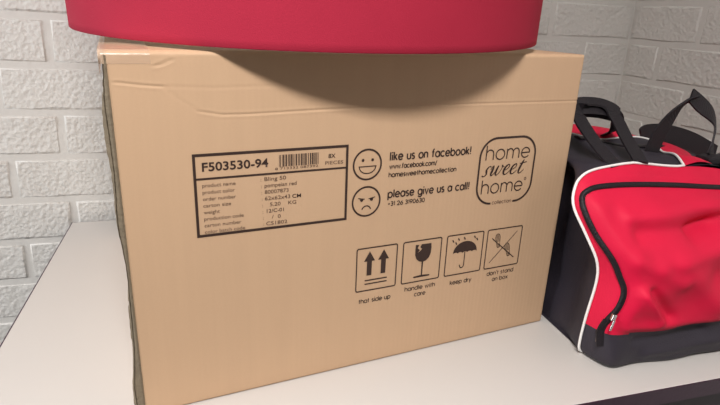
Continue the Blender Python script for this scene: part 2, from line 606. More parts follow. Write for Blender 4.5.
# ------------------------------------------------------------------ printing on the carton front
INK_Y = -0.0005
def ribbon_geo(verts, faces, pts, w, closed=False):
    """flat ribbon of width w (number or list) along 2-D points (x, z)."""
    P = [Vector((a, b)) for a, b in pts]
    n = len(P)
    base = len(verts)
    for i in range(n):
        a = P[(i - 1) % n] if (closed or i > 0) else P[i]
        b = P[(i + 1) % n] if (closed or i < n - 1) else P[i]
        d1 = (P[i] - a); d2 = (b - P[i])
        if d1.length < 1e-9: d1 = d2
        if d2.length < 1e-9: d2 = d1
        d1 = d1.normalized(); d2 = d2.normalized()
        t = (d1 + d2)
        t = d1 if t.length < 1e-3 else t.normalized()
        nrm = Vector((-t.y, t.x))
        k = 1.0 / max(0.5, abs(nrm.dot(Vector((-d1.y, d1.x)))))
        ww = (w[i] if isinstance(w, (list, tuple)) else w) / 2 * k
        for s in (-1, 1):
            q = P[i] + nrm * (ww * s)
            verts.append((q.x, INK_Y, q.y))
    for i in range(n if closed else n - 1):
        a = base + 2 * i
        b = base + 2 * ((i + 1) % n)
        faces.append((a, b, b + 1, a + 1))

def poly_geo(verts, faces, pts):
    base = len(verts)
    verts += [(a, INK_Y, b) for a, b in pts]
    faces.append(tuple(range(base, base + len(pts))))

def print_obj(name, verts, faces, parent=carton, mat=M_INK):
    return mesh_obj(name, verts, faces, mat, parent, smooth_shade=False)

def arc(cx, cy, rx, ry, a0, a1, n=20):
    return [(cx + rx * math.cos(math.radians(a0 + (a1 - a0) * i / n)), cy + ry * math.sin(math.radians(a0 + (a1 - a0) * i / n))) for i in range(n + 1)]

def rrect(x0, x1, z0, z1, r, n=6):
    return (arc(x1 - r, z1 - r, r, r, 0, 90, n) + arc(x0 + r, z1 - r, r, r, 90, 180, n) + arc(x0 + r, z0 + r, r, r, 180, 270, n) + arc(x1 - r, z0 + r, r, r, 270, 360, n))

# geometric stroke alphabet (x-height 1, ascender 1.45)
A_ = 1.45
O_ = arc(0.5, 0.5, 0.5, 0.5, 0, 360, 28)
GL = {
 'a': ([O_, [(1, 0), (1, 1)]], 1.0), 'b': ([O_, [(0, 0), (0, A_)]], 1.0),
 'c': ([arc(0.5, 0.5, 0.5, 0.5, 45, 315)], 0.9), 'd': ([O_, [(1, 0), (1, A_)]], 1.0),
 'e': ([arc(0.5, 0.5, 0.5, 0.5, 0, 322), [(0.0, 0.5), (1.0, 0.5)]], 1.0),
 'f': ([[(0.26, 0), (0.26, 1.15)] + arc(0.56, 1.15, 0.30, 0.28, 180, 80, 6), [(0, 0.95), (0.56, 0.95)]], 0.58),
 'g': ([O_, [(1, 1), (1, 0.02)] + arc(0.5, 0.02, 0.5, 0.45, 0, -150, 12)], 1.0),
 'h': ([[(0, 0), (0, A_)], [(0, 0.3)] + arc(0.42, 0.58, 0.42, 0.42, 180, 0, 14) + [(0.84, 0)]], 0.84),
 'i': ([[(0.06, 0), (0.06, 1)], [(0.06, 1.25), (0.06, 1.45)]], 0.12),
 'k': ([[(0, 0), (0, A_)], [(0, 0.42), (0.65, 1)], [(0.2, 0.6), (0.72, 0)]], 0.72),
 'l': ([[(0.06, 0), (0.06, A_)]], 0.12),
 'm': ([[(0, 0), (0, 1)], [(0, 0.3)] + arc(0.36, 0.62, 0.36, 0.38, 180, 0, 12) + [(0.72, 0)], [(0.72, 0.3)] + arc(1.08, 0.62, 0.36, 0.38, 180, 0, 12) + [(1.44, 0)]], 1.44),
 'n': ([[(0, 0), (0, 1)], [(0, 0.3)] + arc(0.4, 0.6, 0.4, 0.4, 180, 0, 14) + [(0.8, 0)]], 0.8),
 'o': ([O_], 1.0), 'p': ([O_, [(0, -0.45), (0, 1)]], 1.0),
 'r': ([[(0, 0), (0, 1)], [(0, 0.5)] + arc(0.4, 0.55, 0.4, 0.43, 180, 85, 8)], 0.42),
 's': ([arc(0.3, 0.74, 0.26, 0.25, 35, 250, 12) + arc(0.3, 0.26, 0.29, 0.25, 75, -145, 12)], 0.6),
 't': ([[(0.22, 0), (0.22, 1.35)], [(0, 0.97), (0.46, 0.97)]], 0.48),
 'u': ([[(0, 1)] + arc(0.4, 0.4, 0.4, 0.4, 180, 360, 14) + [(0.8, 1)], [(0.8, 1), (0.8, 0)]], 0.8),
 'v': ([[(0, 1), (0.4, 0), (0.8, 1)]], 0.8), 'w': ([[(0, 1), (0.33, 0), (0.62, 0.95), (0.91, 0), (1.24, 1)]], 1.24),
 'x': ([[(0, 0), (0.75, 1)], [(0, 1), (0.75, 0)]], 0.75),
 'y': ([[(0, 1), (0.42, 0)], [(0.84, 1), (0.2, -0.45)]], 0.84),
 '!': ([[(0.1, 0.38), (0.1, A_)], [(0.1, 0), (0.1, 0.18)]], 0.2),
 '.': ([[(0.05, 0), (0.05, 0.17)]], 0.1), "'": ([[(0.05, 1.1), (0.05, A_)]], 0.1),
 '/': ([[(0, -0.2), (0.55, A_)]], 0.55), '-': ([[(0, 0.5), (0.4, 0.5)]], 0.4),
 '+': ([[(0, 0.65), (0.7, 0.65)], [(0.35, 0.3), (0.35, 1.0)]], 0.7),
 '0': ([arc(0.42, 0.7, 0.42, 0.7, 0, 360, 24)], 0.84), '1': ([[(0, 1.05), (0.25, 1.4), (0.25, 0)]], 0.3),
 '2': ([arc(0.4, 0.98, 0.4, 0.42, 170, -35, 12) + [(0, 0), (0.82, 0)]], 0.82),
 '3': ([arc(0.38, 1.06, 0.34, 0.34, 150, -90, 12) + arc(0.38, 0.37, 0.4, 0.37, 90, -150, 12)], 0.78),
 '6': ([arc(0.42, 0.42, 0.42, 0.42, 0, 360, 20), [(0.06, 0.62), (0.6, 1.4)]], 0.84),
 '9': ([arc(0.42, 0.98, 0.42, 0.42, 0, 360, 20), [(0.78, 0.78), (0.24, 0)]], 0.84),
}
def stroke_text(name, text, x0, z0, width, xh, weight, parent=carton, gap=0.22, space=0.62, mat=M_INK, shear=0.0):
    pen, strokes = 0.0, []
    for ch in text:
        if ch == ' ':
            pen += space
            continue
        st, adv = GL[ch]
        for s in st:
            strokes.append([(pen + a, b) for a, b in s])
        pen += adv + gap
    total = pen - gap
    sx = width / total
    verts, faces = [], []
    for s in strokes:
        closed = len(s) > 20 and abs(s[0][0] - s[-1][0]) < 1e-6 and abs(s[0][1] - s[-1][1]) < 1e-6
        pts = [(x0 + a * sx + shear * b * xh, z0 + b * xh) for a, b in (s[:-1] if closed else s)]
        ribbon_geo(verts, faces, pts, weight, closed)
    return print_obj(name, verts, faces, parent, mat)

def font_text(name, text, x0, z0, width, cap, parent=carton, bold=0.0, mat=M_INK):
    cu = bpy.data.curves.new('print_text', 'FONT')
    cu.body = text
    cu.size = 1.0
    cu.offset = bold
    cu.resolution_u = 3
    tmp = bpy.data.objects.new('print_text', cu)
    COL.objects.link(tmp)
    dg = bpy.context.evaluated_depsgraph_get()
    me = bpy.data.meshes.new_from_object(tmp.evaluated_get(dg))
    bpy.data.objects.remove(tmp)
    bpy.data.curves.remove(cu)
    xs = [v.co.x for v in me.vertices]
    xa, xb = min(xs), max(xs)
    k = width / (xb - xa) if width else cap / 0.73
    kz = cap / 0.73
    for v in me.vertices:
        v.co = Vector((x0 + (v.co.x - xa) * k, INK_Y, z0 + v.co.y * kz))
    me.materials.clear()
    me.materials.append(mat)
    me.name = name
    return link(name, me, None, parent, False)

mm = 0.001
def MM(pts): return [(a * mm, b * mm) for a, b in pts]

# product label
v, f = [], []
ribbon_geo(v, f, MM([(77.2, 227.2), (258.6, 227.2), (258.6, 322.2), (77.2, 322.2)]), 3.2 * mm, True)
lab = print_obj('label_frame', v, f)
v, f = [], []
ribbon_geo(v, f, MM([(77.2, 295), (258.6, 295)]), 2.3 * mm)
print_obj('label_divider', v, f, lab)
font_text('article_number', 'F503530-94', 85.5*mm, 303.8*mm, 74.5*mm, 10.2*mm, lab, 0.022)
# barcode: bars in one printed mark
v, f = [], []
rb = random.Random(3)
x = 173.0
while x < 221.0:
    w_ = rb.choice((0.55, 0.55, 0.9, 1.5))
    poly_geo(v, f, MM([(x, 302.4), (min(x + w_, 221.5), 302.4), (min(x + w_, 221.5), 316.6), (x, 316.6)]))
    x += w_ + rb.choice((0.55, 0.6, 0.9, 1.4))
print_obj('barcode', v, f, lab)['kind'] = 'stuff'
font_text('barcode_digits', '8 713332 087392', 168*mm, 298.9*mm, 53*mm, 2.9*mm, lab, 0.0, M_INKGREY)
font_text('piece_count', '8X', 234*mm, 308.6*mm, 9.2*mm, 5.4*mm, lab, 0.012)
font_text('piece_count', 'PIECES', 230*mm, 300.6*mm, 23.5*mm, 4.4*mm, lab, 0.0, M_INKGREY)
ROWS = [('product name', 37, 'Bling 50', 26, M_INKGREY), ('product color', 36, 'pompeian red', 39, M_INKGREY), ('order number', 37, '80007873', 29, M_INKGREY),
        ('carton size', 31, '62x62x43', 31, M_INKGREY), ('weight', 18, '5.20', 13, M_INKGREY), ('production code', 45, '12/C-01', 21, M_INK),
        ('carton number', 42, '/  0', 11, M_INKGREY), ('color batch code', 46, 'CS1802', 26, M_INKGREY)]
for i, (a, wa, b, wb_, mt) in enumerate(ROWS):
    z = (285.2 - 7.95 * i) * mm
    font_text('field_name', a, 84.5*mm, z, wa*mm, 4.6*mm, lab, 0.0, M_INKGREY)
    font_text('field_colon', ':', (150.5 + 0.3 * i)*mm, z + 1.2*mm, 0, 4.4*mm, lab, 0.0, M_INKGREY)
    xo = {4: 161, 5: 157, 6: 163, 7: 156}.get(i, 155)
    font_text('field_value', b, xo*mm, z + 1.5*mm, wb_*mm, 4.8*mm, lab, 0.004, mt)
font_text('field_unit', 'CM', 188.5*mm, 262.6*mm, 11*mm, 4.8*mm, lab, 0.01)
font_text('field_unit', 'KG', 183.5*mm, 255.0*mm, 10*mm, 4.6*mm, lab, 0.004, M_INKGREY)

# smiling and sad faces
v, f = [], []
ribbon_geo(v, f, arc(286.5*mm, 296.6*mm, 19.0*mm, 19.4*mm, 0, 360, 48)[:-1], 2.3*mm, True)
sm = print_obj('smiling_face', v, f)
v, f = [], []
for ex in (280.2, 293.4):
    poly_geo(v, f, MM(arc(ex, 302.4, 1.9, 2.0, 0, 330, 11)))
print_obj('eyes', v, f, sm)
v, f = [], []
ribbon_geo(v, f, MM([(275.2, 294.2), (298.4, 294.2)] + arc(286.8, 293.6, 11.2, 8.6, -10, -170, 16)), 1.3*mm, True)
print_obj('mouth', v, f, sm)
v, f = [], []
ribbon_geo(v, f, arc(287.0*mm, 247.6*mm, 19.2*mm, 19.6*mm, 0, 360, 48)[:-1], 2.3*mm, True)
sd = print_obj('frowning_face', v, f)
v, f = [], []
for ex, sg in ((280.0, 1), (294.6, -1)):
    poly_geo(v, f, MM([(ex - 2.6, 251.6 - 0.5 * sg), (ex + 2.6, 251.6 - 0.5 * sg)] + arc(ex + 0.4 * sg, 250.4, 2.3, 2.6, 0, -180, 8)))
    ribbon_geo(v, f, MM([(ex - 4.6 , 251.8 + 0.9 * sg), (ex + 4.6, 251.8 - 0.9 * sg)]), 1.2*mm)
print_obj('eyes', v, f, sd)
v, f = [], []
ribbon_geo(v, f, MM(arc(287.3, 235.6, 6.2, 6.0, 168, 12, 16)), 1.5*mm)
print_obj('mouth', v, f, sd)
# contact lines
stroke_text('contact_line', 'like us on facebook!', 318*mm, 299.8*mm, 123*mm, 7.3*mm, 1.95*mm, space=0.75, gap=0.34)
stroke_text('contact_line', 'www.facebook.com/', 318*mm, 288.6*mm, 70*mm, 4.3*mm, 1.15*mm, gap=0.3)
stroke_text('contact_line', 'homesweethomecollection', 317.5*mm, 277.4*mm, 102*mm, 4.3*mm, 1.15*mm, gap=0.3)
stroke_text('contact_line', 'please give us a call!', 318*mm, 249.4*mm, 126*mm, 7.3*mm, 1.95*mm, space=0.75, gap=0.34)
stroke_text('contact_line', '+31 26 3190630', 318.5*mm, 238.2*mm, 55*mm, 3.9*mm, 1.1*mm, gap=0.3)
# trade mark: rounded square open at its foot
v, f = [], []
LX0, LX1, LZ0, LZ1, LR = 457.5, 553.5, 223.6, 319.6, 27
pth = [(523.5, LZ0)] + arc(LX1-LR, LZ0+LR, LR, LR, 270, 360, 12) + arc(LX1-LR, LZ1-LR, LR, LR, 0, 90, 12) + arc(LX0+LR, LZ1-LR, LR, LR, 90, 180, 12) + arc(LX0+LR, LZ0+LR, LR, LR, 180, 270, 12) + [(484.5, LZ0)]
ribbon_geo(v, f, MM(pth), 3.0*mm)
logo = print_obj('logo_outline', v, f)
stroke_text('logo_word', 'home', 467.5*mm, 288.8*mm, 75.5*mm, 14.4*mm, 1.75*mm, logo, gap=0.3)
stroke_text('logo_word', 'home', 466*mm, 239.2*mm, 71.5*mm, 14.2*mm, 1.75*mm, logo, gap=0.3)
stroke_text('logo_word', 'collection', 487*mm, 222.2*mm, 34*mm, 3.6*mm, 0.75*mm, logo, gap=0.3, mat=M_INKGREY)
v, f = [], []
ribbon_geo(v, f, MM(arc(541.5, 256.5, 1.7, 1.7, 0, 360, 14)[:-1]), 0.8*mm, True)
print_obj('trademark_ring', v, f, logo)
# script word in the middle, thick-and-thin pen strokes
def script(letter, ox, s):
    S = {
     's': [([(0.00, 0.06), (0.10, -0.03), (0.26, 0.0), (0.36, 0.18), (0.30, 0.42), (0.28, 0.62), (0.40, 0.86), (0.54, 0.92), (0.60, 0.80)], [1.5, 1.2, .9, 1.6, 2.3, 1.8, 1.0, .9, 1.4])],
     'w': [([(0.00, 0.55), (0.10, 0.85), (0.20, 0.92), (0.20, 0.60), (0.14, 0.18), (0.22, 0.0), (0.38, 0.12), (0.56, 0.55), (0.64, 0.92)], [.6, .8, 1.2, 2.3, 2.2, 1.2, .8, .8, .8]),
           ([(0.64, 0.92), (0.56, 0.45), (0.58, 0.10), (0.70, 0.0), (0.88, 0.20), (1.02, 0.60), (1.00, 0.92), (1.10, 0.80), (1.22, 0.78)], [1.4, 2.3, 1.9, 1.0, .8, .8, 1.3, .8, .7])],
     'e': [([(-0.06, 0.36), (0.18, 0.44), (0.40, 0.62), (0.46, 0.84), (0.34, 0.95), (0.14, 0.78), (0.04, 0.44), (0.10, 0.10), (0.26, -0.02), (0.46, 0.10), (0.62, 0.34)], [.6, .7, .8, 1.1, 1.2, 1.8, 2.3, 2.0, 1.1, .8, .6])],
     't': [([(0.30, 1.32), (0.22, 1.00), (0.10, 0.40), (0.12, 0.08), (0.24, -0.02), (0.44, 0.14), (0.56, 0.34)], [1.0, 2.1, 2.3, 1.8, 1.0, .7, .6]), ([(-0.02, 0.96), (0.20, 0.98), (0.62, 1.08)], [.8, 1.0, .8])],
    }
    for pts, ws in S[letter]:
        P = [(ox + (a + 0.22 * b) * s * 1.12, 266.0 + b * s * 0.90) for a, b in pts]
        n = 5
        C = catmull([(a, b, 0) for a, b in P], n)
        Wv = catmull([(w, 0, 0) for w in ws], n)
        ribbon_geo(v, f, MM([(c.x, c.y) for c in C]), [q.x * 1.45 * mm for q in Wv])
v, f = [], []
for ch, ox in (('s', 463.5), ('w', 475.5), ('e', 498.5), ('e', 511.0), ('t', 524.5)):
    script(ch, ox, 16.5)
print_obj('logo_script_word', v, f, logo)

# handling symbols
def symbol(x0, x1, caption):
    v, f = [], []
    ribbon_geo(v, f, MM(rrect(x0 + .8, x1 - .8, 118.4, 181.6, 2.5, 3)), 1.7*mm, True)
    s = print_obj('handling_symbol', v, f)
    for text, xa, z, w in caption:
        stroke_text('caption', text, xa*mm, z*mm, w*mm, 4.6*mm, 1.05*mm, s, gap=0.3, space=0.7)
    return s
s1 = symbol(276, 337.5, [('that side up', 282, 99.5, 48)])
for cx in (295.5, 316.5):
    v, f = [], []
    poly_geo(v, f, MM([(cx - 3.6, 141), (cx + 3.6, 141), (cx + 3.6, 162), (cx + 8.2, 162), (cx, 176.5), (cx - 8.2, 162), (cx - 3.6, 162)]))
    print_obj('up_arrow', v, f, s1)
v, f = [], []
ribbon_geo(v, f, MM([(289.5, 133.6), (323, 133.6)]), 1.8*mm)
ribbon_geo(v, f, MM([(289.5, 128.2), (323, 128.2)]), 1.8*mm)
print_obj('ground_lines', v, f, s1)

s2 = symbol(345.5, 408, [('handle with', 353, 105.5, 49), ('care', 369, 95, 18)])
v, f = [], []
gl = [(365.5, 175.5), (371.0, 175.0), (368.8, 170.0), (372.6, 167.0), (369.4, 162.8), (373.4, 165.6), (376.0, 168.4), (372.8, 171.2), (375.0, 175.4), (390.6, 175.2)]
bowl = [(391.2, 168), (390.8, 160), (388.2, 153.6), (383.6, 149.4), (378.2, 148.0), (372.8, 149.4), (368.0, 153.6), (365.6, 160), (365.2, 168)]
poly_geo(v, f, MM(gl + bowl))
poly_geo(v, f, MM([(377.0, 148.6), (379.4, 148.6), (379.2, 127.4), (377.2, 127.4)]))
poly_geo(v, f, MM([(365.0, 124.6), (391.4, 124.6), (391.4, 126.6), (381.0, 127.6), (375.4, 127.6), (365.0, 126.6)]))
print_obj('wine_glass', v, f, s2)

s3 = symbol(416, 480, [('keep dry', 428.5, 102.6, 37)])
v, f = [], []
dome = arc(449, 152.5, 20.5, 17.5, 0, 180, 20)
scal = []
for k in range(5):
    c = 449 - 20.5 + 4.1 + 8.2 * k
    scal += arc(c, 151.6, 4.1, 2.2, 180, 0, 6)
poly_geo(v, f, MM(dome + scal))
ribbon_geo(v, f, MM([(449, 153), (449, 133)] + arc(445.4, 133, 3.6, 5.0, 0, -185, 10)), 1.6*mm)
print_obj('umbrella', v, f, s3)
v, f = [], []
for dx, dz in ((427, 172.4), (432.5, 168.2), (436.5, 174), (446.5, 174.5), (464, 174.5), (468.5, 170.5)):
    ribbon_geo(v, f, MM([(dx - 1.2, dz + 2), (dx + 1.0, dz - 1.8)]), 1.9*mm)
print_obj('rain_drops', v, f, s3)

s4 = symbol(486, 550.5, [("don't stand", 494, 106.2, 49), ('on box', 505, 95.6, 29)])
v, f = [], []
def sole(cx, cz, rot, sc_, outline=True):
    pts = arc(0, 6.0, 4.6, 7.0, -20, 200, 16) + [(-3.2, -2.6)] + arc(0, -8.6, 3.0, 3.4, 170, 370, 10) + [(3.2, -2.6)]
    c, s_ = math.cos(rot), math.sin(rot)
    tr = lambda a, b: (cx + sc_ * (a * c - b * s_), cz + sc_ * (a * s_ + b * c))
    ribbon_geo(v, f, MM([tr(a, b) for a, b in pts]), 0.8*mm, True)
    for k in range(6):
        zz = 11.0 - 2.2 * k
        ribbon_geo(v, f, MM([tr(-3.4, zz), tr(3.4, zz - 0.6)]), 0.75*mm)
    for k in range(3):
        ribbon_geo(v, f, MM([tr(-2.2, -6.4 - 2.0 * k), tr(2.2, -6.6 - 2.0 * k)]), 0.7*mm)
sole(507, 162, 0.18, 0.92)
sole(527, 145, 0.30, 0.92)
print_obj('shoe_soles', v, f, s4)
v, f = [], []
ribbon_geo(v, f, MM([(495.5, 167.5), (540.5, 130.5)]), 1.4*mm)
ribbon_geo(v, f, MM([(495.0, 127.5), (541.0, 174.0)]), 1.1*mm)
print_obj('crossed_lines', v, f, s4)

# ------------------------------------------------------------------ red drum lampshade resting on the carton
SR, SH = 0.35, 0.34
scen = Vector((0.3075, 0.2785, H + 0.0155))
lamp = tag(empty('drum_lampshade', BX), 'large crimson fabric drum lampshade resting on top of the carton', 'lampshade')
mb = Matrix.Translation(BX) @ Matrix.Rotation(BROT, 4, 'Z')
nrm = Vector((-0.008, -0.035, 1)).normalized()
tilt = Vector((0, 0, 1)).rotation_difference(nrm).to_matrix().to_4x4()
lamp.matrix_world = mb @ Matrix.Translation(scen) @ tilt

def lathe(name, prof, mat, parent, seg=128, closed=False):
    verts, faces = [], []
    n = len(prof)
    for i in range(seg):
        a = 2 * math.pi * i / seg
        for r, z in prof:
            verts.append((r * math.cos(a), r * math.sin(a), z))
    for i in range(seg):
        j_ = (i + 1) % seg
        for k in range(n if closed else n - 1):
            k2 = (k + 1) % n
            faces.append((i*n+k, j_*n+k, j_*n+k2, i*n+k2))
    return mesh_obj(name, verts, faces, mat, parent)
lathe('shade_fabric', [(SR - 0.001, 0.0008), (SR, 0.002), (SR, 0.01), (SR, SH - 0.01), (SR, SH - 0.002), (SR - 0.001, SH)], M_SHADE, lamp)
lathe('shade_lining', [(SR - 0.0015, SH), (SR - 0.002, SH - 0.01), (SR - 0.002, 0.01), (SR - 0.0015, 0.0008)], M_SHADEIN, lamp)
for zz in (0.0032, SH - 0.0032):
    ring = [(SR - 0.0045 + 0.003 * math.cos(2*math.pi*k/10), zz + 0.003 * math.sin(2*math.pi*k/10)) for k in range(10)]
    lathe('wire_ring', ring, M_WIRE, lamp, closed=True)
zsp = SH - 0.05
lathe('fitting_ring', [(0.022 + 0.004 * math.cos(2*math.pi*k/10), zsp + 0.004 * math.sin(2*math.pi*k/10)) for k in range(10)], M_WIRE, lamp, 40, True)
for k in range(3):
    a = 2 * math.pi * k / 3 + 0.4
    tube('spider_arm', [(0.024*math.cos(a), 0.024*math.sin(a), zsp), ((SR-0.03)*math.cos(a), (SR-0.03)*math.sin(a), zsp), ((SR-0.006)*math.cos(a), (SR-0.006)*math.sin(a), SH - 0.005)], 0.0025, M_WIRE, lamp)

# ------------------------------------------------------------------ red and black duffel bag
bag = tag(empty('duffel_bag', (1.08, -0.56, TH + 0.001)), 'red and black sports duffel bag with white piping beside the carton', 'bag')
BO = Vector((1.08, -0.56, 0.0))           # local = table coordinates minus this
XL = [(0.0, 0.838), (0.05, 0.828), (0.25, 0.824), (0.5, 0.827), (0.66, 0.812), (0.80, 0.797), (0.88, 0.800), (0.94, 0.813), (0.975, 0.840), (1.0, 0.905)]
XL = [(q.x, q.y) for q in catmull([(a, b, 0) for a, b in XL], 5)]
def xl(t): return interp(XL, t)
def xr(t): return 1.345 - (xl(t) - 0.83) * 0.9
def Hx(x): return 0.283 - 0.010 * smooth(0.88, 1.0, x) - 0.052 * smooth(1.0, 1.32, x)
SEAM = [(q.x, q.y) for q in catmull([(0, -0.712, 0), (0.3, -0.722, 0), (0.55, -0.722, 0), (0.7, -0.705, 0), (0.85, -0.682, 0), (1.0, -0.665, 0)], 6)]
def seamY(t): return interp(SEAM, t)
PROF = [(0.0, 0.049), (0.06, 0.049), (0.20, 0.042), (0.40, 0.038), (0.50, 0.033), (0.60, 0.027), (0.70, 0.024), (0.80, 0.019), (0.90, 0.012), (0.96, 0.006), (1.0, 0.0)]
PROF = [(q.x, q.y) for q in catmull([(a, b, 0) for a, b in PROF], 5)]
ZIP = [(0.831, 0.052), (0.832, 0.065), (0.835, 0.083), (0.842, 0.105), (0.845, 0.128), (0.839, 0.148), (0.832, 0.166), (0.816, 0.195), (0.806, 0.220), (0.804, 0.238), (0.811, 0.250), (0.834, 0.2565), (0.90, 0.2565), (1.0, 0.249), (1.1, 0.238), (1.25, 0.205), (1.315, 0.188), (1.328, 0.165), (1.325, 0.10), (1.322, 0.055)]
ZIP = [(q.x, q.y) for q in catmull([(a, b, 0) for a, b in ZIP], 6)]
def in_zip(x, z):
    n, c = len(ZIP), False
    j_ = n - 1
    for i in range(n):
        xi, zi = ZIP[i]; xj, zj = ZIP[j_]
        if (zi > z) != (zj > z) and x < (xj - xi) * (z - zi) / (zj - zi) + xi:
            c = not c
        j_ = i
    return c
# soft folds in the pocket cloth: (x0,z0)-(x1,z1), height, width
FOLDS = [((0.86, 0.225), (1.12, 0.237), 0.007, 0.012), ((0.87, 0.200), (1.00, 0.203), -0.005, 0.011), ((0.96, 0.196), (1.12, 0.222), -0.008, 0.010),
         ((0.90, 0.165), (1.06, 0.186), 0.005, 0.014), ((0.868, 0.125), (0.905, 0.080), 0.006, 0.008), ((0.885, 0.125), (0.925, 0.082), -0.005, 0.008),
         ((0.93, 0.16), (1.01, 0.09), 0.004, 0.016), ((0.86, 0.17), (0.93, 0.135), 0.004, 0.012), ((1.0, 0.14), (1.12, 0.10), -0.004, 0.018),
         ((0.86, 0.070), (1.1, 0.066), 0.004, 0.009), ((0.905, 0.022), (1.03, 0.030), 0.004, 0.009), ((0.88, 0.045), (1.0, 0.050), -0.003, 0.007)]
def front_Y(x, t):
    e = xl(t); e2 = xr(t)
    z = t * Hx(x)
    d = max(0.0, min(x - e, e2 - x))
    edge = 1 - math.exp(-(d / 0.0085) ** 1.2)
    b = interp(PROF, t) * edge
    if z < 0.006:
        b -= 0.004 * (1 - z / 0.006) * edge
    wide = smooth(0.0, 0.10, d)
    b += 0.010 * wide * math.exp(-((z - 0.19) / 0.05) ** 2)
    dz = 1e9
    zd = seg_dist(x, z, ZIP)
    if in_zip(x, z):
        b += 0.008 * smooth(0.0, 0.022, zd) * smooth(0.058, 0.085, z)
    fade = smooth(0.0, 0.02, d) * smooth(0.0, 0.012, zd) * (1 - smooth(0.93, 1.0, t))
    for p0, p1, a, s in FOLDS:
        q = seg_dist(x, z, [p0, p1])
        if q < 3 * s:
            b += 1.6 * a * fade * math.exp(-(q / s) ** 2)
    b += fade * 0.0016 * (math.sin(x * 61 + z * 37) + math.sin(x * 33 - z * 83 + 1.0))
    return seamY(t) - b

# front skin: one fine grid, cut into base band, upper panel and pocket
ss = [0.5 * (2 * q) ** 1.9 if q < 0.5 else 1 - 0.5 * (2 * (1 - q)) ** 1.9 for q in [i / 130 for i in range(131)]]
ts = [i / 84 for i in range(79)] + [0.935 + 0.065 * (1 - (1 - i / 14) ** 1.6) for i in range(1, 15)]
NS, NT = len(ss), len(ts)
fv = []
for t in ts:
    a, b = xl(t), xr(t)
    for s in ss:
        x = a + (b - a) * s
        fv.append(Vector((x, front_Y(x, t), t * Hx(x))) - BO)
def band(x): return 0.058 + 0.004 * math.sin((x - 0.84) * 9)
parts = {'front_base': [], 'front_panel': [], 'front_pocket': []}
for j_ in range(NT - 1):
    for i in range(NS - 1):
        q = (j_*NS+i, j_*NS+i+1, (j_+1)*NS+i+1, (j_+1)*NS+i)
        c = (fv[q[0]] + fv[q[1]] + fv[q[2]] + fv[q[3]]) / 4 + BO
        k = 'front_base' if c.z < band(c.x) else ('front_pocket' if in_zip(c.x, c.z) else 'front_panel')
        parts[k].append(q)
def sub_mesh(name, allv, faces, mat, parent):
    idx, verts, out = {}, [], []
    for fc in faces:
        r = []
        for k in fc:
            if k not in idx:
                idx[k] = len(verts)
                verts.append(allv[k])
            r.append(idx[k])
        out.append(tuple(r))
    return mesh_obj(name, verts, out, mat, parent)
sub_mesh('front_base', fv, parts['front_base'], M_BLACK, bag)
sub_mesh('front_panel', fv, parts['front_panel'], M_RED, bag)
pocket = sub_mesh('front_pocket', fv, parts['front_pocket'], M_RED, bag)

# outline of front seam: up the left side, over the top, down the right side
outl = []
for t in [i / 40 for i in range(37)] + [0.915 + 0.085 * i / 16 for i in range(17)]:
    outl.append((xl(t), t))
for i in range(1, 40):
    x = xl(1.0) + (xr(1.0) - xl(1.0)) * i / 40
    outl.append((x, 1.0))
for t in reversed([i / 40 for i in range(37)] + [0.915 + 0.085 * i / 16 for i in range(17)]):
    outl.append((xr(t), t))
REAR = -0.425
def rear_rise(x, vv): return 0.014 * smooth(0.35, 1.0, vv) * smooth(0.80, 0.86, x) * (1 - smooth(1.04, 1.2, x))
def gusset_pt(k, vv, lift=0.0):
    x, t = outl[k]
    y0 = seamY(t)
    y = y0 + (REAR - y0) * vv
    z = t * Hx(x)
    topness = smooth(0.9, 1.0, t)
    if x < 1.0:
        x = x + smooth(0.0, 0.24, vv) * max(0.0, 0.846 - x) * (1 - topness)
        x = x + 0.010 * math.sin(math.pi * vv) * smooth(0.02, 0.3, t) * (1 - topness) + 0.003 * math.sin(vv * 17 + t * 9) * smooth(0.1, 0.4, t) * (1 - topness) * smooth(0, .15, vv)
    z -= -topness * 0.003 * math.sin(math.pi * vv) - topness * 0.004 * math.sin(vv * 9 + x * 31)
    z += lift + topness * rear_rise(x, vv)
    return Vector((x, y, z)) - BO
NV = 24
gv = [gusset_pt(k, i / NV) for k in range(len(outl)) for i in range(NV + 1)]
gf, rf = [], []
for k in range(len(outl) - 1):
    for i in range(NV):
        q = (k*(NV+1)+i, k*(NV+1)+i+1, (k+1)*(NV+1)+i+1, (k+1)*(NV+1)+i)
        (rf if i >= 16 and 0.75 < outl[k][1] else gf).append(q)
sub_mesh('gusset', gv, gf, M_BLACK, bag)
sub_mesh('rear_trim', gv, rf, M_RED, bag)['label'] = 'red trim along the rear top edge'
# rear panel and bottom
rv, rfc = [], []
for t in [i / 30 for i in range(31)]:
    for s in [i / 40 for i in range(41)]:
        a, b = max(0.846, xl(t)), xr(t)
        x = a + (b - a) * s
        d = min(x - a, b - x)
        rv.append(Vector((x, REAR + 0.030 * (1 - math.exp(-d / 0.02)) * math.sin(math.pi * min(1, t * 0.96 + 0.04)) ** 0.6, t * Hx(x) + smooth(0.9, 1.0, t) * rear_rise(x, 1.0))) - BO)
for j_ in range(30):
    for i in range(40):
        rfc.append((j_*41+i, (j_+1)*41+i, (j_+1)*41+i+1, j_*41+i+1))
mesh_obj('rear_panel', rv, rfc, M_RED, bag)
bvs = [fv[i] for i in range(NS)]
bv2 = bvs + [Vector((max(0.846, v_.x + BO.x), REAR, 0.0)) - BO for v_ in bvs]
bv2 = [Vector((a.x, a.y, 0.0)) for a in bv2]
mesh_obj('base_panel', bv2, [(i, NS + i, NS + i + 1, i + 1) for i in range(NS - 1)], M_BLACK, bag)
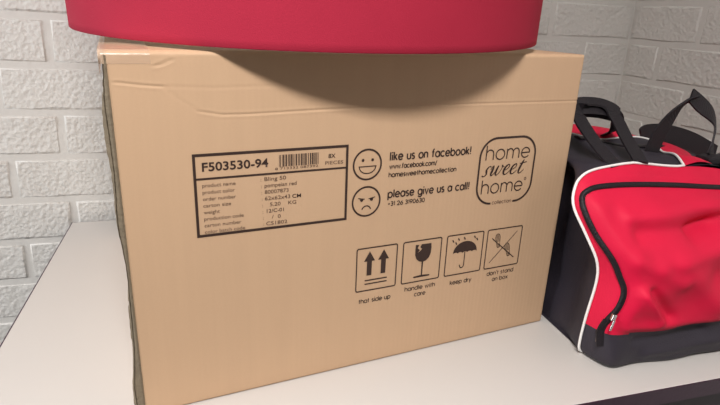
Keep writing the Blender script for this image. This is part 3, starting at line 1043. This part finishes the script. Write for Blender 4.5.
# white piping round the front seam, stopping at the red cross band, and on the rear trim
kp = [k for k in range(len(outl)) if not (outl[k][0] > 0.975 and outl[k][1] > 0.9)]
pip = []
for k in range(len(outl)):
    x, t = outl[k]
    if x > 0.995:
        break
    q = Vector((x, seamY(t), max(0.003, t * Hx(x)))) - BO
    pip.append(q + Vector((-0.0012, -0.0012, 0.001 if t > 0.9 else 0)))
band_l = [Vector((0.978, 0, 0))]
def top_pt(x, vv, lift):
    z0 = Hx(x) + rear_rise(x, vv) + 0.003 * math.sin(math.pi * vv) + 0.004 * math.sin(vv * 9 + x * 31)
    y = seamY(1.0) + (REAR - seamY(1.0)) * vv
    return Vector((x, y, z0 + lift)) - BO
def bandx(vv, s): return 1.000 + 0.13 * vv + s * (0.055 + 0.02 * vv)
pip += [top_pt(bandx(i / 14 * 0.45, 0), i / 14 * 0.45, 0.003) for i in range(15)]
tube('piping', pip, 0.0020, M_PIPE, bag)
tube('piping', [gusset_pt(k, 16 / NV, 0.001) for k in range(len(outl)) if outl[k][1] > 0.75 and outl[k][0] < 1.3], 0.0016, M_PIPE, bag)
grid_obj('cross_band', [i / 10 for i in range(11)], [i / 16 * 0.7 for i in range(17)], lambda s, vv: top_pt(bandx(vv, s), vv, 0.002 + 0.006 * math.sin(math.pi * s) * 0.6), M_RED, bag)['label'] = 'red band crossing the top'
# zippers
def on_front(x, z, off):
    t = min(1.0, z / Hx(x))
    y = front_Y(x, t)
    return Vector((x, y - off, z)) - BO
zp = []
for (x, z) in ZIP:
    q = on_front(x, z, 0.001)
    # push out along the surface normal near the steep left edge
    e = 0.002
    gx = (on_front(x + e, z, 0).y - on_front(x - e, z, 0).y) / (2 * e)
    gz = (on_front(x, z + e, 0).y - on_front(x, z - e, 0).y) / (2 * e)
    n_ = Vector((gx, -1, gz)).normalized()
    zp.append((q, n_))
zv, zf = [], []
for i, (q, n_) in enumerate(zp):
    t_ = (zp[min(i + 1, len(zp) - 1)][0] - zp[max(i - 1, 0)][0]).normalized()
    w_ = t_.cross(n_).normalized()
    n2 = w_.cross(t_).normalized()
    for a, b in ((-0.0040, 0.0), (-0.0037, 0.0020), (-0.0014, 0.0024), (0.0, 0.0034), (0.0014, 0.0024), (0.0037, 0.0020), (0.0040, 0.0)):
        zv.append(q + w_ * a + n2 * b)
for i in range(len(zp) - 1):
    for k in range(6):
        zf.append((i*7+k, i*7+k+1, (i+1)*7+k+1, (i+1)*7+k))
zipper = mesh_obj('pocket_zipper', zv, zf, M_ZIP, bag)
def slider(x, z, lean):
    q = on_front(x, z, 0.004)
    bm = bmesh.new()
    box_bm(bm, -0.0035, 0.0035, -0.005, 0.0, -0.005, 0.005, 0.0012)
    o = bm_obj('zipper_slider', bm, M_CHROME, zipper)
    o.location = q
    o.rotation_euler = (0, lean, 0)
    o['label'] = 'chrome zipper slider'
    bm = bmesh.new()
    box_bm(bm, -0.0018, 0.0018, -0.0068, -0.0052, -0.019, -0.003, 0.0006)
    p_ = bm_obj('zipper_pull', bm, M_CHROME, zipper)
    p_.location = q
    p_.rotation_euler = (0, lean, 0)
    p_['label'] = 'chrome zipper pull tab'
slider(0.836, 0.088, 0.25)
def at_front(x, z, off): return on_front(x, z, off)
# black webbing tab holding the zipper end, with a bright tag
strap('zipper_garage', [on_front(0.834, 0.080, 0.003), on_front(0.832, 0.060, 0.003), on_front(0.834, 0.036, 0.003)], [(1, -0.3, 0)] * 3, 0.014, 0.003, M_WEB, bag)
tube('second_zipper_pull', [on_front(0.830, 0.064, 0.007), on_front(0.829, 0.052, 0.008), on_front(0.830, 0.040, 0.008)], 0.0013, M_CHROME, bag)
# top zipper of the main compartment
tube('main_zipper', [top_pt(0.90 + 0.38 * i / 30, 0.52, 0.001) for i in range(31)], 0, M_ZIP, bag, flat=(0.009, 0.003, (0, 0, 1)))

L_ = lambda x, y, z: Vector((x, y, z)) - BO
# carry handles gathered in a padded grip
hd = strap('carry_handle', [L_(0.875, -0.668, 0.278), L_(0.868, -0.63, 0.300), L_(0.862, -0.585, 0.335), L_(0.880, -0.563, 0.351), L_(0.915, -0.560, 0.349), L_(0.935, -0.575, 0.335), L_(0.930, -0.615, 0.308), L_(0.915, -0.668, 0.284)],
           [(1, 0.1, 0.0)] * 3 + [(0.2, 1, 0)] * 2 + [(1, 0.1, 0)] * 3, 0.024, 0.003, M_WEB, bag)
strap('carry_handle', [L_(0.875, -0.45, 0.283), L_(0.868, -0.50, 0.300), L_(0.862, -0.54, 0.335), L_(0.885, -0.553, 0.352), L_(0.935, -0.552, 0.343), L_(0.965, -0.548, 0.325), L_(0.985, -0.525, 0.300), L_(1.01, -0.47, 0.281)],
      [(1, 0.1, 0.0)] * 3 + [(0.2, 1, 0)] * 2 + [(1, 0.1, 0.3)] * 3, 0.024, 0.003, M_WEB, bag)
strap('grip_wrap', [L_(0.838, -0.560, 0.339), L_(0.858, -0.560, 0.344), L_(0.885, -0.560, 0.347), L_(0.915, -0.560, 0.345), L_(0.940, -0.560, 0.339), L_(0.953, -0.560, 0.333)], [(0, 0.55, 0.85)] * 6, [0.022, 0.027, 0.029, 0.029, 0.026, 0.022], 0.013, M_WEB, bag, n=4)
# shoulder strap: rises in a loop and folds over at the top
strap('shoulder_strap', [L_(1.012, -0.585, 0.268), L_(1.024, -0.582, 0.300), L_(1.042, -0.580, 0.328), L_(1.066, -0.578, 0.352), L_(1.088, -0.575, 0.361)],
      [(0.85, 0.2, -0.4), (0.8, 0.2, -0.5), (0.6, 0.3, -0.6), (0.35, 0.6, -0.55), (0.15, 0.85, -0.45)], [0.036, 0.036, 0.033, 0.030, 0.030], 0.0028, M_WEB, bag)
strap('shoulder_strap', [L_(1.080, -0.575, 0.367), L_(1.099, -0.577, 0.354), L_(1.122, -0.582, 0.337), L_(1.130, -0.590, 0.316), L_(1.122, -0.600, 0.296), L_(1.112, -0.61, 0.272)],
      [(0.5, 0.3, 0.6), (0.5, 0.3, 0.6), (0.8, 0.4, 0.2), (0.7, 0.6, 0), (0.7, 0.6, 0), (0.8, 0.3, 0)], [0.026, 0.030, 0.034, 0.028, 0.024, 0.024], 0.0028, M_WEB, bag)
strap('shoulder_strap', [L_(1.10, -0.615, 0.268), L_(1.15, -0.60, 0.262), L_(1.22, -0.56, 0.254), L_(1.30, -0.53, 0.235), L_(1.335, -0.52, 0.19), L_(1.34, -0.52, 0.15)],
      [(0.2, 1, 0)] * 6, 0.034, 0.003, M_WEB, bag)
strap('rear_strap', [L_(1.118, -0.447, 0.272), L_(1.135, -0.445, 0.274), L_(1.18, -0.445, 0.266), L_(1.25, -0.445, 0.246), L_(1.325, -0.44, 0.216)], [(0, 0.25, 1)] * 5, [0.022, 0.036, 0.050, 0.056, 0.056], 0.004, M_WEB, bag)
# side-release buckle on the strap
box('strap_buckle', 1.088 - BO.x, 1.128 - BO.x, -0.632 - BO.y, -0.602 - BO.y, 0.262, 0.274, M_WEB, bag, 0.003)
